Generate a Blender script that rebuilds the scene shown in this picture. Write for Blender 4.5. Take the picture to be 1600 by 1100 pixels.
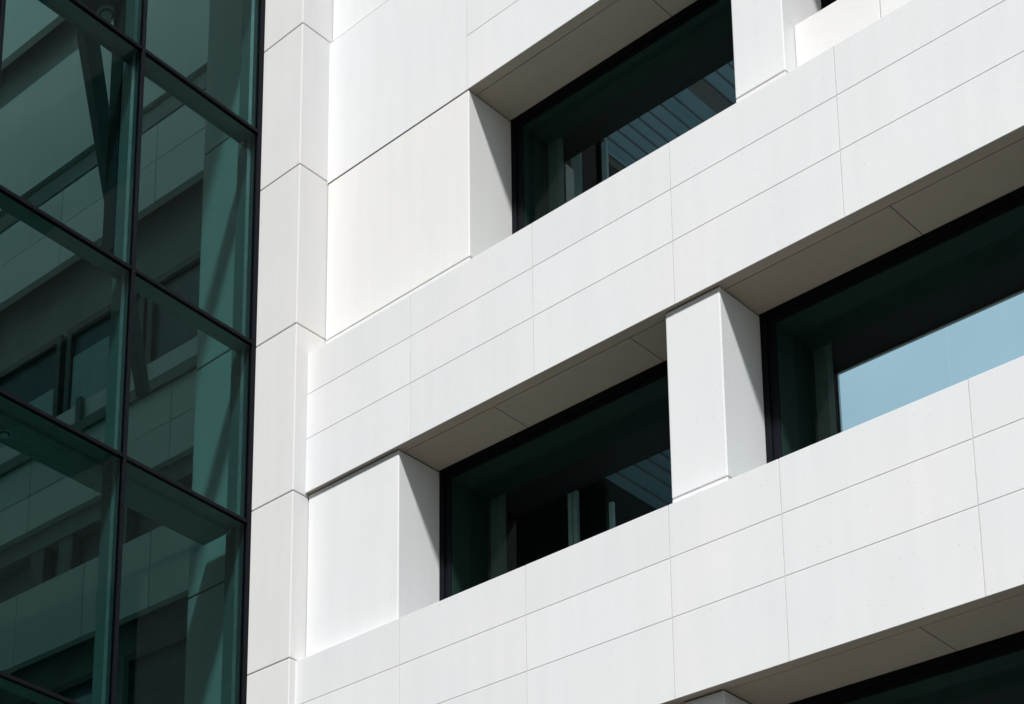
import bpy, bmesh, math, random
from mathutils import Matrix, Vector
random.seed(4)
C = bpy.context.scene.collection
for o in list(bpy.data.objects):
    bpy.data.objects.remove(o)
scene = bpy.context.scene

# ------------------------------------------------------------------ camera
M = [[0.62546487, -0.16562522, -0.76247097],
     [0.77852675, 0.19742955, 0.59574967],
     [0.05186313, -0.96622454, 0.25242891]]
FPX, PPX, PPY = 2936.0076, 75.3105, 1571.2238
cam = bpy.data.cameras.new('camera')
cam.sensor_width = 36.0
cam.lens = FPX * 36.0 / 1600.0
cam.shift_x = (800 - PPX) / 1600.0
cam.shift_y = (PPY - 550) / 1600.0
cam.clip_start = 0.1
cam.clip_end = 2000
camo = bpy.data.objects.new('camera', cam)
C.objects.link(camo)
right = [M[i][0] for i in range(3)]
up = [-M[i][1] for i in range(3)]
back = [-M[i][2] for i in range(3)]
camo.matrix_world = Matrix(((right[0], up[0], back[0], 0), (right[1], up[1], back[1], 0), (right[2], up[2], back[2], 0), (0, 0, 0, 1)))
scene.camera = camo

# ------------------------------------------------------------------ light
SUN = Vector((0.62, -1.0, 1.62)).normalized()          # towards the sun
elev = math.asin(SUN.z)
w = bpy.data.worlds.new('World')
scene.world = w
w.use_nodes = True
nt = w.node_tree
nt.nodes.clear()
sky = nt.nodes.new('ShaderNodeTexSky')
sky.sky_type = 'NISHITA'
sky.sun_disc = False
sky.sun_elevation = elev
sky.sun_rotation = math.atan2(SUN.x, SUN.y)
sky.altitude = 50
sky.air_density = 1.5
sky.dust_density = 1.6
sky.ozone_density = 1.0
bg = nt.nodes.new('ShaderNodeBackground')
bg.inputs['Strength'].default_value = 0.05
wo = nt.nodes.new('ShaderNodeOutputWorld')
nt.links.new(sky.outputs[0], bg.inputs['Color'])
nt.links.new(bg.outputs[0], wo.inputs['Surface'])
ld = bpy.data.lights.new('sun', 'SUN')
ld.energy = 4.8
ld.angle = math.radians(4.5)
ld.color = (0.995, 0.985, 0.975)
lo = bpy.data.objects.new('sun', ld)
C.objects.link(lo)
lo.rotation_euler = SUN.to_track_quat('Z', 'Y').to_euler()
lo.location = (0, -5, 30)
scene.view_settings.view_transform = 'Standard'
scene.view_settings.look = 'None'
scene.view_settings.gamma = 1.0
scene.view_settings.exposure = 0.36
scene.render.engine = 'CYCLES'
scene.cycles.max_bounces = 10
scene.cycles.transparent_max_bounces = 24
scene.cycles.glossy_bounces = 4
scene.cycles.diffuse_bounces = 5

# ------------------------------------------------------------------ materials
def newmat(name):
    m = bpy.data.materials.new(name)
    m.use_nodes = True
    t = m.node_tree
    t.nodes.clear()
    return m, t, t.nodes.new('ShaderNodeOutputMaterial')

def N(t, kind, **kw):
    n = t.nodes.new(kind)
    for k, v in kw.items():
        if k.startswith('i_'):
            n.inputs[k[2:].replace('_', ' ')].default_value = v
        else:
            setattr(n, k, v)
    return n

def translucent(name, col, tr=0.5):
    m, t, out = newmat(name)
    d = N(t, 'ShaderNodeBsdfDiffuse'); d.inputs['Color'].default_value = (*col, 1)
    q = N(t, 'ShaderNodeBsdfTranslucent'); q.inputs['Color'].default_value = (*col, 1)
    mx = N(t, 'ShaderNodeMixShader'); mx.inputs[0].default_value = tr
    tc = N(t, 'ShaderNodeTexCoord')
    t.links.new(d.outputs[0], mx.inputs[1]); t.links.new(q.outputs[0], mx.inputs[2]); t.links.new(mx.outputs[0], out.inputs['Surface'])
    return m

def stone(name, col, warm, var=0.03, pits=0.16, rough=0.75):
    m, t, out = newmat(name)
    L = t.links.new
    geo = N(t, 'ShaderNodeNewGeometry')
    tc = N(t, 'ShaderNodeTexCoord')
    big = N(t, 'ShaderNodeTexNoise', i_Scale=0.9, i_Detail=5.0, i_Roughness=0.6)
    fine = N(t, 'ShaderNodeTexNoise', i_Scale=55.0, i_Detail=4.0, i_Roughness=0.65)
    spk = N(t, 'ShaderNodeTexVoronoi', i_Scale=26.0)
    L(tc.outputs['Object'], big.inputs['Vector'])
    L(tc.outputs['Object'], fine.inputs['Vector'])
    L(tc.outputs['Object'], spk.inputs['Vector'])
    # cool-warm drift over the surface
    r1 = N(t, 'ShaderNodeValToRGB')
    r1.color_ramp.elements[0].position = 0.3
    r1.color_ramp.elements[1].position = 0.72
    r1.color_ramp.elements[0].color = (*col, 1)
    r1.color_ramp.elements[1].color = (*warm, 1)
    L(big.outputs['Fac'], r1.inputs['Fac'])
    # panel to panel value
    mr = N(t, 'ShaderNodeMapRange')
    mr.inputs['To Min'].default_value = 1.0 - var
    mr.inputs['To Max'].default_value = 1.0
    L(geo.outputs['Random Per Island'], mr.inputs['Value'])
    # fine mottling
    mf = N(t, 'ShaderNodeMapRange')
    mf.inputs['From Min'].default_value = 0.3
    mf.inputs['From Max'].default_value = 0.7
    mf.inputs['To Min'].default_value = 0.965
    mf.inputs['To Max'].default_value = 1.01
    L(fine.outputs['Fac'], mf.inputs['Value'])
    # sparse pits: small distance to a voronoi point, thinned by its random colour
    lt = N(t, 'ShaderNodeMath', operation='LESS_THAN')
    lt.inputs[1].default_value = 0.17
    L(spk.outputs['Distance'], lt.inputs[0])
    mp = N(t, 'ShaderNodeMapping'); mp.inputs['Scale'].default_value = (7.0, 7.0, 0.55)
    L(tc.outputs['Object'], mp.inputs['Vector'])
    stn = N(t, 'ShaderNodeTexNoise', i_Scale=1.0, i_Detail=4.0, i_Roughness=0.55); L(mp.outputs[0], stn.inputs['Vector'])
    ms = N(t, 'ShaderNodeMapRange')
    ms.inputs['From Min'].default_value = 0.38; ms.inputs['From Max'].default_value = 0.68
    ms.inputs['To Min'].default_value = 1.0; ms.inputs['To Max'].default_value = 0.972
    L(stn.outputs['Fac'], ms.inputs['Value'])
    sep = N(t, 'ShaderNodeSeparateColor')
    L(spk.outputs['Color'], sep.inputs[0])
    gt = N(t, 'ShaderNodeMath', operation='GREATER_THAN')
    gt.inputs[1].default_value = 0.95
    L(sep.outputs[0], gt.inputs[0])
    ml = N(t, 'ShaderNodeMath', operation='MULTIPLY')
    L(lt.outputs[0], ml.inputs[0]); L(gt.outputs[0], ml.inputs[1])
    pm = N(t, 'ShaderNodeMath', operation='MULTIPLY_ADD')
    L(ml.outputs[0], pm.inputs[0]); pm.inputs[1].default_value = -pits; pm.inputs[2].default_value = 1.0
    a = N(t, 'ShaderNodeMath', operation='MULTIPLY'); L(mr.outputs[0], a.inputs[0]); L(mf.outputs[0], a.inputs[1])
    b = N(t, 'ShaderNodeMath', operation='MULTIPLY'); L(a.outputs[0], b.inputs[0]); L(pm.outputs[0], b.inputs[1])
    mix = N(t, 'ShaderNodeVectorMath', operation='SCALE')
    L(r1.outputs['Color'], mix.inputs[0]); L(b.outputs[0], mix.inputs['Scale'])
    bs = N(t, 'ShaderNodeBsdfPrincipled', i_Roughness=rough)
    bs.inputs['Specular IOR Level'].default_value = 0.25
    mix2 = N(t, 'ShaderNodeVectorMath', operation='SCALE')
    L(mix.outputs[0], mix2.inputs[0]); L(ms.outputs[0], mix2.inputs['Scale'])
    L(mix2.outputs[0], bs.inputs['Base Color'])
    bp = N(t, 'ShaderNodeBump', i_Strength=0.25, i_Distance=0.002)
    hs = N(t, 'ShaderNodeMath', operation='SUBTRACT'); L(fine.outputs['Fac'], hs.inputs[0]); L(ml.outputs[0], hs.inputs[1])
    L(hs.outputs[0], bp.inputs['Height']); L(bp.outputs[0], bs.inputs['Normal'])
    L(bs.outputs[0], out.inputs['Surface'])
    return m

def solid(name, col, rough=0.5, metal=0.0, spec=0.5, noise=0.08, scale=8.0):
    m, t, out = newmat(name)
    L = t.links.new
    tc = N(t, 'ShaderNodeTexCoord')
    nz = N(t, 'ShaderNodeTexNoise', i_Scale=scale, i_Detail=4.0)
    L(tc.outputs['Object'], nz.inputs['Vector'])
    mf = N(t, 'ShaderNodeMapRange')
    mf.inputs['From Min'].default_value = 0.3
    mf.inputs['From Max'].default_value = 0.7
    mf.inputs['To Min'].default_value = 1.0 - noise
    mf.inputs['To Max'].default_value = 1.0 + noise
    L(nz.outputs['Fac'], mf.inputs['Value'])
    rgb = N(t, 'ShaderNodeRGB'); rgb.outputs[0].default_value = (*col, 1)
    sc = N(t, 'ShaderNodeVectorMath', operation='SCALE')
    L(rgb.outputs[0], sc.inputs[0]); L(mf.outputs[0], sc.inputs['Scale'])
    bs = N(t, 'ShaderNodeBsdfPrincipled', i_Roughness=rough, i_Metallic=metal)
    bs.inputs['Specular IOR Level'].default_value = spec
    L(sc.outputs[0], bs.inputs['Base Color'])
    L(bs.outputs[0], out.inputs['Surface'])
    return m

def glass(name, tint, refl=0.05, ior=1.45, rough=0.0, wav=0.0):
    m, t, out = newmat(name)
    L = t.links.new
    tr = N(t, 'ShaderNodeBsdfTransparent'); tr.inputs['Color'].default_value = (*tint, 1)
    gl = N(t, 'ShaderNodeBsdfGlossy'); gl.inputs['Roughness'].default_value = rough
    gl.inputs['Color'].default_value = (0.85, 0.97, 0.95, 1)
    if wav:
        tc = N(t, 'ShaderNodeTexCoord')
        nz = N(t, 'ShaderNodeTexNoise', i_Scale=0.8, i_Detail=1.0)
        L(tc.outputs['Object'], nz.inputs['Vector'])
        bp = N(t, 'ShaderNodeBump', i_Strength=1.0, i_Distance=wav)
        L(nz.outputs['Fac'], bp.inputs['Height']); L(bp.outputs[0], gl.inputs['Normal'])
    # Schlick reflectance from the facing angle (the same from both sides of the thin sheet)
    lw = N(t, 'ShaderNodeLayerWeight', i_Blend=0.5)
    pw = N(t, 'ShaderNodeMath', operation='POWER'); L(lw.outputs['Facing'], pw.inputs[0]); pw.inputs[1].default_value = 5.0
    r0 = ((ior - 1) / (ior + 1)) ** 2
    sc = N(t, 'ShaderNodeMath', operation='MULTIPLY_ADD'); L(pw.outputs[0], sc.inputs[0]); sc.inputs[1].default_value = 1 - r0; sc.inputs[2].default_value = r0
    mu = N(t, 'ShaderNodeMath', operation='MULTIPLY'); L(sc.outputs[0], mu.inputs[0]); mu.inputs[1].default_value = refl
    mx = N(t, 'ShaderNodeMixShader')
    L(mu.outputs[0], mx.inputs[0]); L(tr.outputs[0], mx.inputs[1]); L(gl.outputs[0], mx.inputs[2])
    L(mx.outputs[0], out.inputs['Surface'])
    return m

STONE = stone('white_stone', (0.675, 0.692, 0.705), (0.705, 0.706, 0.70), 0.045)
STONE_WARM = stone('warm_white_stone', (0.695, 0.692, 0.68), (0.715, 0.703, 0.685), 0.02)
STONE_PIER = stone('pier_stone', (0.63, 0.64, 0.64), (0.665, 0.652, 0.63), 0.04)
SOFFIT = stone('shaded_soffit_stone', (0.40, 0.345, 0.285), (0.43, 0.37, 0.305), 0.10, 0.25)  # white stone darkened and browned; underside shade put into the colour
GROUT = solid('grey_joint_filler', (0.50, 0.50, 0.485), 0.9, spec=0.1)
GAP = solid('dark_joint', (0.03, 0.028, 0.025), 0.95, spec=0.05)
FRAME = solid('black_aluminium', (0.004, 0.005, 0.008), 0.6, spec=0.08, noise=0.15)
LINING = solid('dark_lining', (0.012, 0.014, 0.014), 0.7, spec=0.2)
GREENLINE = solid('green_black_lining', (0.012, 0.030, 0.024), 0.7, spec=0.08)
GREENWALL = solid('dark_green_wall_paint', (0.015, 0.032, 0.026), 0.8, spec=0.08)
REVEALREFL = solid('grey_green_reflection', (0.07, 0.115, 0.10), 0.7, spec=0.1)
ALU = solid('brushed_aluminium', (0.62, 0.66, 0.66), 0.35, 0.6)
BEAM = solid('green_grey_beam_paint', (0.34, 0.38, 0.36), 0.6)
PILAS = solid('charcoal_paint', (0.045, 0.055, 0.055), 0.7, spec=0.1)
PIERJ = solid('dark_grey_grout', (0.17, 0.165, 0.155), 0.95, spec=0.05)  # pier joints in a darker grey grout than the bands
MID = solid('grey_green_metal', (0.20, 0.235, 0.225), 0.5, 0.1)
DARKMETAL = solid('dark_grey_metal', (0.12, 0.135, 0.14), 0.5, 0.2)
WINGGLASS = glass('green_tinted_glass', (0.178, 0.335, 0.325), 0.17, 1.5, wav=0.0006)
WINGLASS = glass('window_glass', (0.72, 0.84, 0.81), 0.38, 1.45, wav=0.0003)
INSTONE = stone('inner_wall_stone', (0.80, 0.80, 0.78), (0.84, 0.83, 0.80), 0.06)
SHAFT = stone('column_stone', (0.60, 0.60, 0.58), (0.64, 0.63, 0.60), 0.05)
DARKWALL = solid('dark_recess_wall', (0.28, 0.30, 0.285), 0.8, noise=0.12, scale=1.5)
BLIND = solid('grey_roller_blind', (0.44, 0.54, 0.56), 0.9, noise=0.05)
DARKGLASS = solid('dark_window_glass', (0.10, 0.14, 0.16), 0.12, spec=0.6)
CEIL = translucent('backlit_teal_ceiling', (0.44, 0.60, 0.64), 0.55)
ROOFL = translucent('fill_light_roof_sheet', (0.92, 0.94, 0.94), 0.75)
CEILD = translucent('dull_backlit_ceiling', (0.33, 0.48, 0.53), 0.45)
FLOORM = solid('pale_floor', (0.55, 0.55, 0.52), 0.6)
POST = solid('pale_teal_post', (0.50, 0.72, 0.74), 0.4)
ASPH = solid('asphalt', (0.047, 0.039, 0.030), 0.9, noise=0.25, scale=3.0)
LAMPW = solid('white_lamp_housing', (0.75, 0.75, 0.72), 0.4)

# ------------------------------------------------------------------ mesh helpers
class MB:
    def __init__(s):
        s.bm = bmesh.new()
    def box(s, x0, x1, y0, y1, z0, z1, f=None):
        vs = []
        for x in (x0, x1):
            for y in (y0, y1):
                for z in (z0, z1):
                    p = (x, y, z)
                    vs.append(s.bm.verts.new(f(p) if f else p))
        for q in ((0, 1, 3, 2), (4, 6, 7, 5), (0, 4, 5, 1), (2, 3, 7, 6), (0, 2, 6, 4), (1, 5, 7, 3)):
            s.bm.faces.new([vs[i] for i in q])
        return s
    def prism(s, pts, h):            # pts: 8 corners given explicitly
        vs = [s.bm.verts.new(p) for p in pts]
        for q in ((0, 1, 2, 3), (7, 6, 5, 4), (0, 4, 5, 1), (1, 5, 6, 2), (2, 6, 7, 3), (3, 7, 4, 0)):
            s.bm.faces.new([vs[i] for i in q])
        return s
    def disc(s, c, r0, r1, z0, z1, n=32):
        a = [s.bm.verts.new((c[0] + r0 * math.cos(2 * math.pi * i / n), c[1] + r0 * math.sin(2 * math.pi * i / n), z0)) for i in range(n)]
        b = [s.bm.verts.new((c[0] + r1 * math.cos(2 * math.pi * i / n), c[1] + r1 * math.sin(2 * math.pi * i / n), z1)) for i in range(n)]
        s.bm.faces.new(a); s.bm.faces.new(b[::-1])
        for i in range(n):
            j = (i + 1) % n
            s.bm.faces.new((a[i], b[i], b[j], a[j]))
        return s
    def build(s, name, mat, parent=None, bevel=0.0, seg=2, kind=None):
        bmesh.ops.recalc_face_normals(s.bm, faces=s.bm.faces)
        me = bpy.data.meshes.new(name)
        s.bm.to_mesh(me); s.bm.free()
        me.materials.append(mat)
        o = bpy.data.objects.new(name, me)
        C.objects.link(o)
        if parent: o.parent = parent
        if bevel:
            md = o.modifiers.new('bevel', 'BEVEL')
            md.width = bevel; md.segments = seg; md.limit_method = 'ANGLE'
        if kind: o['kind'] = kind
        return o

def thing(name, label, cat, group=None):
    o = bpy.data.objects.new(name, None)
    C.objects.link(o)
    o['label'] = label; o['category'] = cat
    if group: o['group'] = group
    return o

def grid(mb, xs, zs, y0, y1, gap=0.008):
    """one box per panel, with open joints between them"""
    h = gap / 2
    for i in range(len(xs) - 1):
        for k in range(len(zs) - 1):
            a = xs[i] + (h if i else 0); b = xs[i + 1] - (h if i < len(xs) - 2 else 0)
            c = zs[k] + (h if k else 0); d = zs[k + 1] - (h if k < len(zs) - 2 else 0)
            mb.box(a, b, y0, y1, c, d)

# ------------------------------------------------------------------ ground
g = MB(); g.box(-400, 400, -400, 400, -1.9, -1.6).build('ground', ASPH, kind='structure')

# ------------------------------------------------------------------ the stone building
B = thing('stone_building', 'white stone-clad building with stepped horizontal bands and deep strip windows', 'building')
PX0, PX1 = -13.5, -12.85
XR = 2.0
# pier: one stone block per joint
m = MB()
zj = [-1.6, 0.75, 2.75, 4.72, 6.70, 8.64, 10.60, 12.66, 14.72, 16.63, 18.6, 20.6, 22.4]
for a, b in zip(zj[:-1], zj[1:]):
    m.box(PX0, PX1, 13.0, 13.9, a + 0.0035, b - 0.0035)
m.build('corner_pier', STONE_PIER, B, bevel=0.012, seg=3)
MB().box(PX0 + .01, PX1 - .012, 13.012, 13.88, -1.6, 22.3).build('pier_joint', PIERJ, B)

# bands: y face, bottom, top, vertical joints, horizontal joints
bands = [
    (13.50, 18.70, 20.60, [PX1, -10.9, -9.3, -7.7, -6.1, -4.5, -2.9, -1.3, XR], [19.35, 19.95]),
    (13.45, 14.69, 16.60, [PX1, -10.84, -9.239, -7.64, -6.04, -4.44, -2.84, -1.24, XR], [15.366, 15.96]),
    (13.19, 10.64, 12.345, [PX1, -11.384, -9.842, -8.305, -6.70, -5.10, -3.50, -1.9, -0.3, XR], [11.291, 11.84]),
    (13.09, 6.795, 8.622, [PX1, -11.426, -9.899, -8.378, -7.335, -5.765, -4.2, -2.6, -1.0, XR], [7.546, 8.11]),
    (13.05, 2.85, 4.70, [PX1, -11.43, -9.9, -8.38, -6.8, -5.2, -3.6, -2.0, XR], [3.6, 4.15]),
    (13.03, -1.6, 0.75, [PX1, -11.43, -9.9, -8.38, -6.8, -5.2, -3.6, -2.0, XR], [-0.8, 0.0]),
]
STRIP = 0.135
for bi, (y, z0, z1, xs, hz) in enumerate(bands):
    m = MB()
    if bi == 1:
        grid(m, [xs[0], xs[1] - .004], [z0, z1], y, y + STRIP)
        grid(m, [xs[1] + .004] + xs[2:], [z0] + hz + [z1], y, y + STRIP)
    else:
        grid(m, xs, [z0] + hz + [z1], y, y + STRIP)
    m.build('spandrel_band', STONE, B, bevel=0.0025, seg=2)
    # grey filler sits 3 mm behind the faces of the panels
    MB().box(xs[0] + .002, xs[-1] - .01, y + 0.0022, y + STRIP - .003, z0 + 0.004, z1 - 0.004).build('joint_filler', GROUT, B)

# storeys: between band k+1 (below) and band k (above)
# (band above idx, face y of columns, frame y, glass y, reflected depth, openings, columns, soffit cross joints)
storeys = [
    dict(a=0, b=1, yp=13.49, yf=14.20, yg=14.33, ops=[(-12.85, -11.9), (-11.0, -8.0), (-7.2, -4.0), (-3.2, 0.0)], cr=[-9.0, -5.6], x0=-11.0),
    dict(a=1, b=2, yp=13.455, yf=14.16, yg=14.29, cols=[(-12.85, -10.82), (-7.777, -7.284), (-4.2, -3.7), (-0.6, XR)], cr=[-8.83, -5.6, -2.2]),
    dict(a=2, b=3, yp=13.235, yf=13.87, yg=14.20, cols=[(-12.85, -11.570), (-8.433, -7.887), (-4.55, -4.0), (-0.9, XR)], cr=[-10.43, -8.87, -6.38, -2.6]),
    dict(a=3, b=4, yp=13.18, yf=13.82, yg=14.12, cols=[(-12.85, -11.70), (-8.36, -7.975), (-4.7, -4.2), (-1.0, XR)], cr=[-10.2, -6.335, -2.6]),
    dict(a=4, b=5, yp=13.14, yf=13.80, yg=14.1, cols=[(-12.85, -11.75), (-8.4, -7.95), (-4.7, -4.2), (-1.0, XR)], cr=[-10.2, -6.3, -2.6]),
]
storeys[0]['cols'] = [(-12.85, -11.0), (-8.0, -7.5), (-4.4, -3.9), (-0.8, XR)]

WINDOWS = []
def onz(u, v, z):
    d = [sum(M[i][j] * c for j, c in enumerate(((u - PPX) / FPX, (v - PPY) / FPX, 1))) for i in range(3)]
    return d[0] * z / d[2]

for si, st in enumerate(storeys):
    ya, za0, za1, xs, _ = bands[st['a']]
    yb, zb0, zb1, _, _ = bands[st['b']]
    yp, yf, yg = st['yp'], st['yf'], st['yg']
    cols = st['cols']
    warm = si == 1
    for ci, (cx0, cx1) in enumerate(cols):
        zt = za0 + (0.0 if True else 0)
        nm = 'wall_panel' if ci == 0 else 'column'
        m = MB()
        x0 = cx0 + (0.006 if ci == 0 else 0)
        plinth = zb1 * yp / yb + 0.042 if si in (1, 2) else zb1 + 0.05
        if si == 2 and ci == 0:
            m.box(x0, cx1, yp, yg + 1.0, zb1 - .3, za0 - 0.012)
            m.build(nm, STONE, B, bevel=0.012, seg=3)
        else:
            m.box(x0, cx1, yp, yg + 1.0, plinth, za0 - 0.012)
            m.build(nm, STONE_WARM if (si == 1 and ci == 0) else STONE, B, bevel=0.012, seg=3)
            MB().box(x0 + (0.0 if ci == 0 else 0.004), cx1 - .004, yp + 0.004, yg + 1.0, zb1 - .3, plinth - 0.007).build('plinth_strip', STONE_WARM, B, bevel=0.004)
            MB().box(x0 + .02, cx1 - .02, yp + .02, yg + .9, plinth - .02, plinth + .02).build('plinth_joint', GAP, B)
        MB().box(cx0 + .012, cx1 - .012, yp + .012, yg + 1.0, za0 - .02, za0 + .01).build('head_joint', GAP, B)
    # soffit boards behind the band's return strip
    cr = [c for c in st['cr']]
    m = MB()
    sx = [PX1 + 0.01] + cr + [XR]
    h = 0.004
    for i in range(len(sx) - 1):
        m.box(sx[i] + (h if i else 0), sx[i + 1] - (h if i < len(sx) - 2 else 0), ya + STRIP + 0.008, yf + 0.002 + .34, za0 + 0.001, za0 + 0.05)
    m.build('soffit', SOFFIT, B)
    MB().box(PX1 + .02, XR - .02, ya + STRIP - .0, yf + .33, za0 + 0.02, za0 + .2).build('soffit_joint', GAP, B)
    # structure behind the band (fills between the opening heads and the sill above)
    MB().box(PX1 + .03, XR - .03, ya + STRIP + .004, yg + 0.95, za0 + 0.2, za1 - 0.01).build('wall_core', DARKWALL, B)
    for i in range(len(cols) - 1):
        WINDOWS.append((si, cols[i][1], cols[i + 1][0], zb1, za0, yf, yg, ya, yb, yp))

# underside of each band's strip is in soffit tone: thin sheet with the shade put into its colour
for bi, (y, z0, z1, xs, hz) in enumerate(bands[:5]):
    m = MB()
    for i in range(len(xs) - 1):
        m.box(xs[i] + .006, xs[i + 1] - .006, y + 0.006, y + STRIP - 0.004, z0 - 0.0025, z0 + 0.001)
    m.build('band_underside_shade', SOFFIT, B)

def window(si, x0, x1, zb, zt, yf, yg, ya, yb, yp):
    W = MB()
    z0 = zb - .15
    fo, fi = 0.058, 0.13       # outer face width, total width
    # outer frame, proud step
    for a, b, c, d in ((x0, x0 + fo, z0, zt), (x1 - fo, x1, z0, zt), (x0 + fo, x1 - fo, zt - fo, zt), (x0 + fo, x1 - fo, z0, z0 + fo)):
        W.box(a, b, yf, yg - .002, c, d)
    f = W.build('window', FRAME, B, bevel=0.003)
    I = MB()
    for a, b, c, d in ((x0 + fo, x0 + fi, z0 + fo, zt - fo), (x1 - fi, x1 - fo, z0 + fo, zt - fo), (x0 + fi, x1 - fi, zt - fi, zt - fo), (x0 + fi, x1 - fi, z0 + fo, z0 + fi)):
        I.box(a, b, yf + 0.028, yg - .003, c, d)
    I.build('inner_frame', FRAME, f, bevel=0.002)
    # green-black jamb lining between the frame face and the glass
    J = MB()
    e = 0.006
    J.box(x0 + fi, x0 + fi + e, yf + .045, yg - .001, z0 + fi, zt - fi - e)
    J.box(x1 - fi - e, x1 - fi, yf + .045, yg - .001, z0 + fi, zt - fi - e)
    J.box(x0 + fi, x1 - fi, yf + .045, yg - .001, zt - fi - e, zt - fi)
    J.build('jamb_lining', GREENLINE, f)
    # panes, butt jointed
    mid = -6.393 if (si == 2 and -8 < x0 < -7) else None
    cuts = [x0 + fi + .001, mid, x1 - fi - .001] if mid else [x0 + fi + .001, x1 - fi - .001]
    for i in range(len(cuts) - 1):
        P = MB()
        a = cuts[i] + (0.0012 if i else 0); b = cuts[i + 1] - (0.0012 if i < len(cuts) - 2 else 0)
        P.box(a, b, yg, yg + .004, z0 + fi, zt - fi - .001)
        # single sheet only: keep the front face
        bm = P.bm
        kill = [fc for fc in bm.faces if abs(fc.calc_center_median().y - yg) > 1e-4]
        bmesh.ops.delete(bm, geom=kill, context='FACES')
        P.build('window_pane', WINGLASS, f)
    # dark inner lining of the opening
    yl = 2 * yg - (ya if si != 0 else yp)
    t = 0.10
    ym = yg + (0.46 if si == 2 else 0.40)
    ym = yg + 0.345
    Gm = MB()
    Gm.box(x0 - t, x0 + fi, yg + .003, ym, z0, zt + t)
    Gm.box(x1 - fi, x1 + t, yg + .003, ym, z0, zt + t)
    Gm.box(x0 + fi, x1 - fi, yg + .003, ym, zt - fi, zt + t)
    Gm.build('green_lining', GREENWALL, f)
    MB().box(x0 + fi - .01, x0 + fi + .115, ym + .01, ym + .12, z0, zt - .05).build('reveal_reflection', REVEALREFL, f)  # added strip standing in for the sunlit reveal mirrored in the pane
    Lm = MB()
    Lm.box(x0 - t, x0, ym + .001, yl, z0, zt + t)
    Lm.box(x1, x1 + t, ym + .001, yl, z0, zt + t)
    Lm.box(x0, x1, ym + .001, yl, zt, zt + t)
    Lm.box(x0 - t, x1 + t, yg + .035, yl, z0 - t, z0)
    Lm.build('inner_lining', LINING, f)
    return f, yl

for wd in WINDOWS:
    si, x0, x1, zb, zt, yf, yg, ya, yb, yp = wd
    f, yl = window(*wd)
    second = (si == 2 and -8 < x0 < -7)
    if second:
        # thin pale metal edge round the far side of the opening; added blue sky slab beyond
        T = MB()
        T.box(x0 - .0, x0 + .012, yl - .02, yl + .01, zb - .1, zt - .012)
        T.box(x0, x1, yl - .02, yl + .01, zt - .012, zt)
        T.build('edge_trim', ALU, f)
        continue
    if si == 0 or x0 > -5 or (si == 1 and x0 > -8):
        MB().box(x0 - .1, x1 + .1, yl, yl + .1, zb - .3, zt + .2).build('inner_wall', LINING, f)
        continue
    # room behind the opening
    zc = zt + (0.61 if si == 1 else 0.20)
    dep = yl + (1.5 if si == 1 else 1.3)
    xr = x1 + (-.2 if si == 2 else .3)
    R = MB()
    R.box(x0 - 1.3, xr, yl + .001, yl + .05, zt + .1, zc + .1)         # wall above the opening
    R.box(x0 - 1.3, x0 - .1, yl + .001, yl + .05, zb - .3, zt + .1)
    R.build('inner_wall', LINING, f)
    MB().box(x0 - 1.3, xr, yl + .02, dep, zb - .5, zb - .4).build('room_floor', FLOORM, f)
    MB().box(xr, xr + .05, yl + .02, dep, zb - .5, zc + .1).build('room_wall', DARKWALL, f)
    if si == 1:
        px = [-10.84, -10.70, -10.556, -10.42, -10.285, -10.15, -10.0, -9.84, -9.655, -9.47, -9.32, -9.17, -9.02, -8.87, -8.72, -8.57, -8.42, -8.27, -8.1, -7.5]
        cm, fw = CEIL, .008
        xd = -10.90
    elif si == 2:
        px = [onz(961, 756, zc), onz(981, 748.5, zc), onz(1006, 735, zc), onz(1028, 727, zc)]
        d = px[3] - px[2]
        px += [px[3] + d, px[3] + 2 * d, px[3] + 3 * d]
        px = [p for p in px if p < xr - .1] + [xr]
        cm, fw = CEILD, .010
        xd = px[0]
    else:
        px = [x0 + .5 * k for k in range(9)]
        px = [p for p in px if p < xr - .1] + [xr]
        cm, fw = CEILD, .012
        xd = px[0]
    MB().box(px[0], px[-1], yl + .05, dep, zc, zc + .01).build('backlit_ceiling', cm, f)  # ceiling tiles made translucent so daylight from above brightens them
    for p in px[1:-1]:
        MB().box(p - fw, p + fw, yl + .05, dep, zc - .012, zc - .001).build('ceiling_joint_bar', DARKMETAL, f)
    MB().box(x0 - 1.3, xd, yl + .05, dep, zc - .001, zc + .03).build('dark_ceiling', LINING, f)
    if si == 1:
        MB().box(-9.655, -9.47, yl + .05, dep, zc - .03, zc - .002).build('ceiling_beam', DARKMETAL, f)
        MB().box(-10.90, -10.84, yl + .05, dep, zc - .06, zc - .002).build('ceiling_beam', DARKMETAL, f)
        MB().box(-11.6, -10.70, yl + .55, yl + .60, zb - .4, zc - .07).build('dark_screen', LINING, f)
        MB().box(-11.075, -10.955, yl + .46, yl + .50, zb - .4, zc - .02).build('room_post', POST, f)
        MB().box(-10.665, -10.605, yl + .46, yl + .50, zb - .4, zc - .2).build('room_post', POST, f)
    elif si == 2:
        MB().box(x0 - 1.3, -10.78, yl + .45, yl + .50, zb - .5, zc - .003).build('dark_screen', LINING, f)
        for a, b in ((-11.139, -11.085), (-11.07, -11.02), (-10.622, -10.576)):
            MB().box(a, b, yl + .28, yl + .32, zb - .4, zt + (.2 if b < -11 else -.12)).build('room_post', POST, f)

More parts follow.
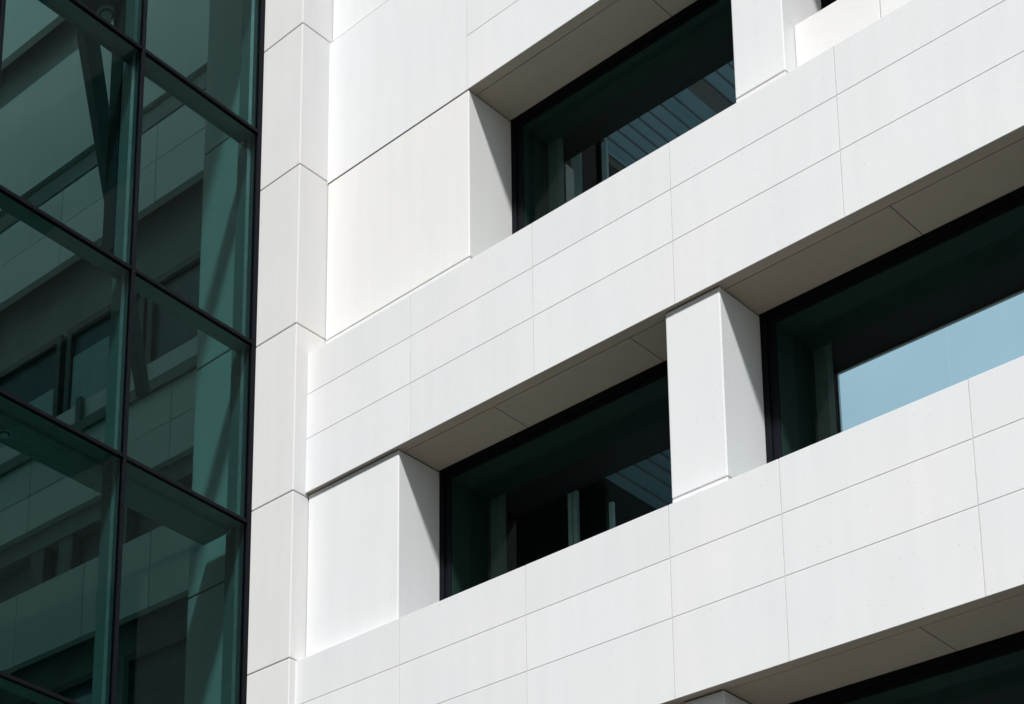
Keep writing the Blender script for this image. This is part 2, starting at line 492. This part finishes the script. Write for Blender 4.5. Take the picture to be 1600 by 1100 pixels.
# low infill panel under the upper right window
x0 = -7.284
ip = MB()
ip.box(x0 + .006, -6.499, 13.645, 13.80, 12.30, 13.216)
ip.box(-6.491, -4.2 - .006, 13.645, 13.80, 12.30, 13.216)
ip.build('infill_panel', STONE_WARM, B, bevel=0.005)
MB().box(x0 + .01, -4.22, 13.66, 14.16, 12.3, 13.19).build('infill_core', GROUT, B)

# ------------------------------------------------------------------ glass wing
GA = math.radians(2.2439)
def gp(p):
    """p = (depth inwards from glass, y along, z)"""
    d, y, z = p
    return (-13.5 - math.tan(GA) * (y - 13) - d, y, z)
Wg = thing('glass_wing', 'dark green glass curtain wall wing with black mullions beside the pale stone pier', 'glass wall')
ymul = [12.955, 11.10, 9.14, 7.2, 5.3, 3.4]
ztr = [-1.5, 2.3, 4.9, 7.53, 10.46, 12.70, 15.50, 17.7, 20.5, 22.4, 25.2]
ZT = 25.2
for y in ymul:
    w_ = 0.024
    mm = MB()
    if y > 12.9:
        mm.box(-0.025, 0.03, y - 0.015, y + .045, -1.5, ZT, gp)
    else:
        mm.box(-0.03, 0.03, y - w_, y + w_ * .6, -1.5, ZT, gp)
    mo = mm.build('mullion', FRAME, Wg, bevel=0.003)
    a = MB()
    a.box(0.03, 0.08, y - .03, y + .02, -1.5, ZT, gp)
    a.build('gasket', DARKMETAL, mo)
    a = MB()
    a.box(0.08, 0.135, y - .036, y + .026, -1.5, ZT, gp)
    a.build('bright_trim', ALU, mo)
    a = MB()
    a.box(0.135, 0.30, y - .03, y + .02, -1.5, ZT, gp)
    a.build('inner_fin', MID, mo)
for z in ztr:
    for y1, y0 in zip(ymul[:-1], ymul[1:]):
        MB().box(0.035, 0.06, y1 - .075, y1 - .032, z + .019, z + .055, gp).build('corner_bracket', ALU, Wg)
        a = MB()
        a.box(-0.02, 0.03, y0 + .0150, y1 - (.0245 if y1 < 12.9 else .0155), z - .026, z + .018, gp)
        tr = a.build('transom', FRAME, Wg, bevel=0.003)
        b = MB()
        b.box(0.031, 0.22, y0 + .03, y1 - .04, z - .024, z + .016, gp)
        b.build('inner_rail', BEAM, tr)
for z0, z1 in zip(ztr[:-1], ztr[1:]):
    for y1, y0 in zip(ymul[:-1], ymul[1:]):
        P = MB()
        vs = [P.bm.verts.new(gp(q)) for q in ((0, y0, z0), (0, y1, z0), (0, y1, z1), (0, y0, z1))]
        P.bm.faces.new(vs)
        if z0 > 17.6:
            P.bm.free()
            MB().box(0.0, 0.12, y0 + .02, y1 - .06, z0 + .02, z1 - .03, gp).build('sun_block_panel', DARKMETAL, Wg)  # added out-of-view panel that keeps direct sun off the hall walls
        else:
            P.build('glass_pane', WINGGLASS, Wg)
# floor edge beams behind the transoms
for z, dep, h in ((10.46, .64, .40), (15.50, .22, .10), (20.5, .6, .3), (4.9, .6, .3)):
    MB().box(0.225, dep, 3.4, 12.9, z - .06, z - .01, gp).build('edge_beam', BEAM, Wg)
# dark fin behind the upper part of the mullion
MB().box(0.31, 0.50, 11.06, 11.22, 13.12, 20.4, gp).build('dark_pilaster', PILAS, Wg)
# far side and back of the glazed hall
MB().box(-22.6, -22.4, 3.4, 16.5, -1.6, 25).build('side_wall', INSTONE, Wg)
MB().box(-22.4, -13.1, 3.2, 3.38, -1.6, 25).build('end_wall', INSTONE, Wg)
MB().box(-22.6, -13.25, 3.2, 15.2, 25.21, 25.26).build('fill_light_roof', ROOFL, Wg)  # added unseen translucent sheet that spreads soft sunlight into the hall
MB().box(-22.4, -13.6, 3.4, 14.5, -1.55, -1.5).build('hall_floor', FLOORM, Wg)

# ------------------------------------------------------------------ things inside the glazed hall
TH = math.radians(-3.0)
D = Vector((-math.cos(TH), math.sin(TH), 0)); NN = Vector((D.y, -D.x, 0))
O = Vector((-14.0, 14.6, 0))
def ip_(p):
    s, n, z = p
    v = O + D * s + (NN if NN.y > 0 else -NN) * n
    return (v.x, v.y, z)
H = thing('gallery_wall', 'pale stone gallery wall with recessed window strips seen through the green glass', 'wall')
def gridp(mb, xs, zs, n0, n1, gap=.012):
    h = gap / 2
    for i in range(len(xs) - 1):
        for k in range(len(zs) - 1):
            mb.box(xs[i] + h, xs[i + 1] - h, n0, n1, zs[k] + (h if k else 0), zs[k + 1] - (h if k < len(zs) - 2 else 0), ip_)
S0, S1 = 0.5, 8.3
def band(xs, zs, n0=0.0, mat=INSTONE, nm='stone_band'):
    m = MB(); gridp(m, [S0] + xs + [S1], zs, n0, n0 + .12); return m.build(nm, mat, H)
band([], [21.98, 24.5, 27.0])
band([], [19.11, 21.06])
band([], [18.76, 19.03], .05, MID, 'ledge_strip')
band([3.065, 5.04, 7.0], [17.385, 18.06, 18.66])
band([2.575, 4.0, 5.4, 6.9], [13.20, 13.77, 14.33])
band([2.857, 4.14, 5.535, 6.9], [11.17, 12.26])
band([2.2, 3.7, 5.2, 6.7], [7.6, 8.3, 9.1])
band([2.2, 3.7, 5.2, 6.7], [2.6, 4.4, 6.0])
band([], [-1.6, 0.9])
MB().box(S0, S1, .34, .5, -1.6, 27, ip_).build('recess_wall', DARKWALL, H)
# sill ledge and balustrade of the gallery
MB().box(S0, S1, .06, .20, 14.5, 14.885, ip_).build('sill_band', INSTONE, H)
MB().box(S0, S1, -.06, .05, 14.335, 14.50, ip_).build('ledge', MID, H)
m = MB()
for s in (4.40, 3.19):
    m = MB(); m.box(s - .045, s + .045, -.05, .03, 14.50, 14.9, ip_); m.build('ledge_post', MID, H)
def rwin(s0, s1, z0, z1, blind, fr=.10, nm='gallery_window', bmat=BLIND):
    m = MB()
    m.box(s0, s0 + fr, .22, .34, z0, z1, ip_); m.box(s1 - fr, s1, .22, .34, z0, z1, ip_)
    m.box(s0 + fr, s1 - fr, .22, .34, z1 - fr, z1, ip_)
    o = m.build(nm, DARKMETAL, H)
    MB().box(s0 + fr, s1 - fr, .30, .335, z0, z1 - fr, ip_).build('pane', DARKGLASS, o)
    if blind:
        MB().box(s0 + fr + .03, s1 - fr - .01, .27, .29, z0, blind, ip_).build('roller_blind', bmat, o)
rwin(3.42, 5.03, 14.89, 16.40, 15.93)
rwin(1.5, 3.35, 14.89, 16.36, None)
rwin(5.16, 6.9, 14.89, 16.40, 15.6)
rwin(3.90, 4.92, 9.1, 10.73, 10.45)
rwin(1.6, 3.50, 9.1, 10.76, None)
rwin(5.05, 6.6, 9.1, 10.73, None)
for s in (5.29, 4.69, 3.6):
    MB().box(s - .14, s + .14, .12, .30, 12.26, 12.9, ip_).build('recess_post', MID, H)
MB().box(S0, S1, .10, .33, 12.90, 13.19, ip_).build('recess_head', DARKWALL, H)

# square stone column next to the glass
cobj = thing('stone_column', 'tall pale square column standing behind the last green glass bay next to the pier', 'column')
m = MB()
zc_ = [-1.6, 1.2, 4.1, 7.0, 9.92, 12.86, 15.82, 18.8, 21.7, 24.6]
for a, b in zip(zc_[:-1], zc_[1:]):
    m.box(-14.50, -13.86, 13.02, 13.60, a + .008, b - .008)
m.build('shaft', SHAFT, cobj, bevel=.012)
MB().box(-14.49, -13.87, 13.03, 13.59, -1.6, 24.5).build('shaft_joint', GAP, cobj)

# steel brace
br = MB()
def bpt(t, side, x):        # t 0 at lower end, 1 at upper end
    lo = 12.09 if side else 12.20
    hi = 10.60 if side else 10.88
    return (x, lo + (hi - lo) * t, 12.1 + (17.6 - 12.1) * t)
pts = [bpt(0, 1, -14.33), bpt(0, 0, -14.33), bpt(0, 0, -14.47), bpt(0, 1, -14.47), bpt(1, 1, -14.33), bpt(1, 0, -14.33), bpt(1, 0, -14.47), bpt(1, 1, -14.47)]
br.prism(pts, 0)
bo = br.build('diagonal_brace', DARKMETAL, bevel=.01)
bo['label'] = 'slanting dark steel brace behind the upper green glass panes'; bo['category'] = 'brace'

# ceiling plates with round lamps
def lamp(x, y, z, r, label):
    t = thing('ceiling_lamp', label, 'ceiling lamp')
    MB().disc((x, y), r, r * 1.0, z - .03, z).build('rim', LAMPW, t)
    MB().disc((x, y), r * .72, r * .8, z - .036, z - .0305).build('recess_ring', DARKMETAL, t)
    MB().disc((x, y), r * .5, r * .55, z - .05, z - .0365).build('diffuser', LAMPW, t)
MB().box(0.30, 0.95, 9.6, 11.19, 16.40, 16.55, gp).build('ceiling_plate', DARKMETAL, Wg)
lamp(-14.052, 11.055, 16.40, .115, 'round white lamp on the dark ceiling plate high behind the glass')
lamp(-13.83, 9.85, 10.40, .08, 'small round lamp under the dark floor beam behind the lower left glass')

# ------------------------------------------------------------------ added pale blue slab standing in for sky behind the right-hand window
BLUE = solid('sky_stand_in_blue', (0.345, 0.475, 0.59), 0.85, spec=0.1, noise=0.10, scale=0.12)
T = thing('sky_stand_in', 'added pale blue slab standing in for the sky in the wide window at the right edge', 'building')
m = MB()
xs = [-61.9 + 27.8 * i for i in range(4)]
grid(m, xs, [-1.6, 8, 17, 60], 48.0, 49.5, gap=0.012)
m.build('sky_panel', BLUE, T)
MB().box(-61.9, 21.6, 48.25, 62, -1.6, 59.8).build('sky_panel_back', BLUE, T)
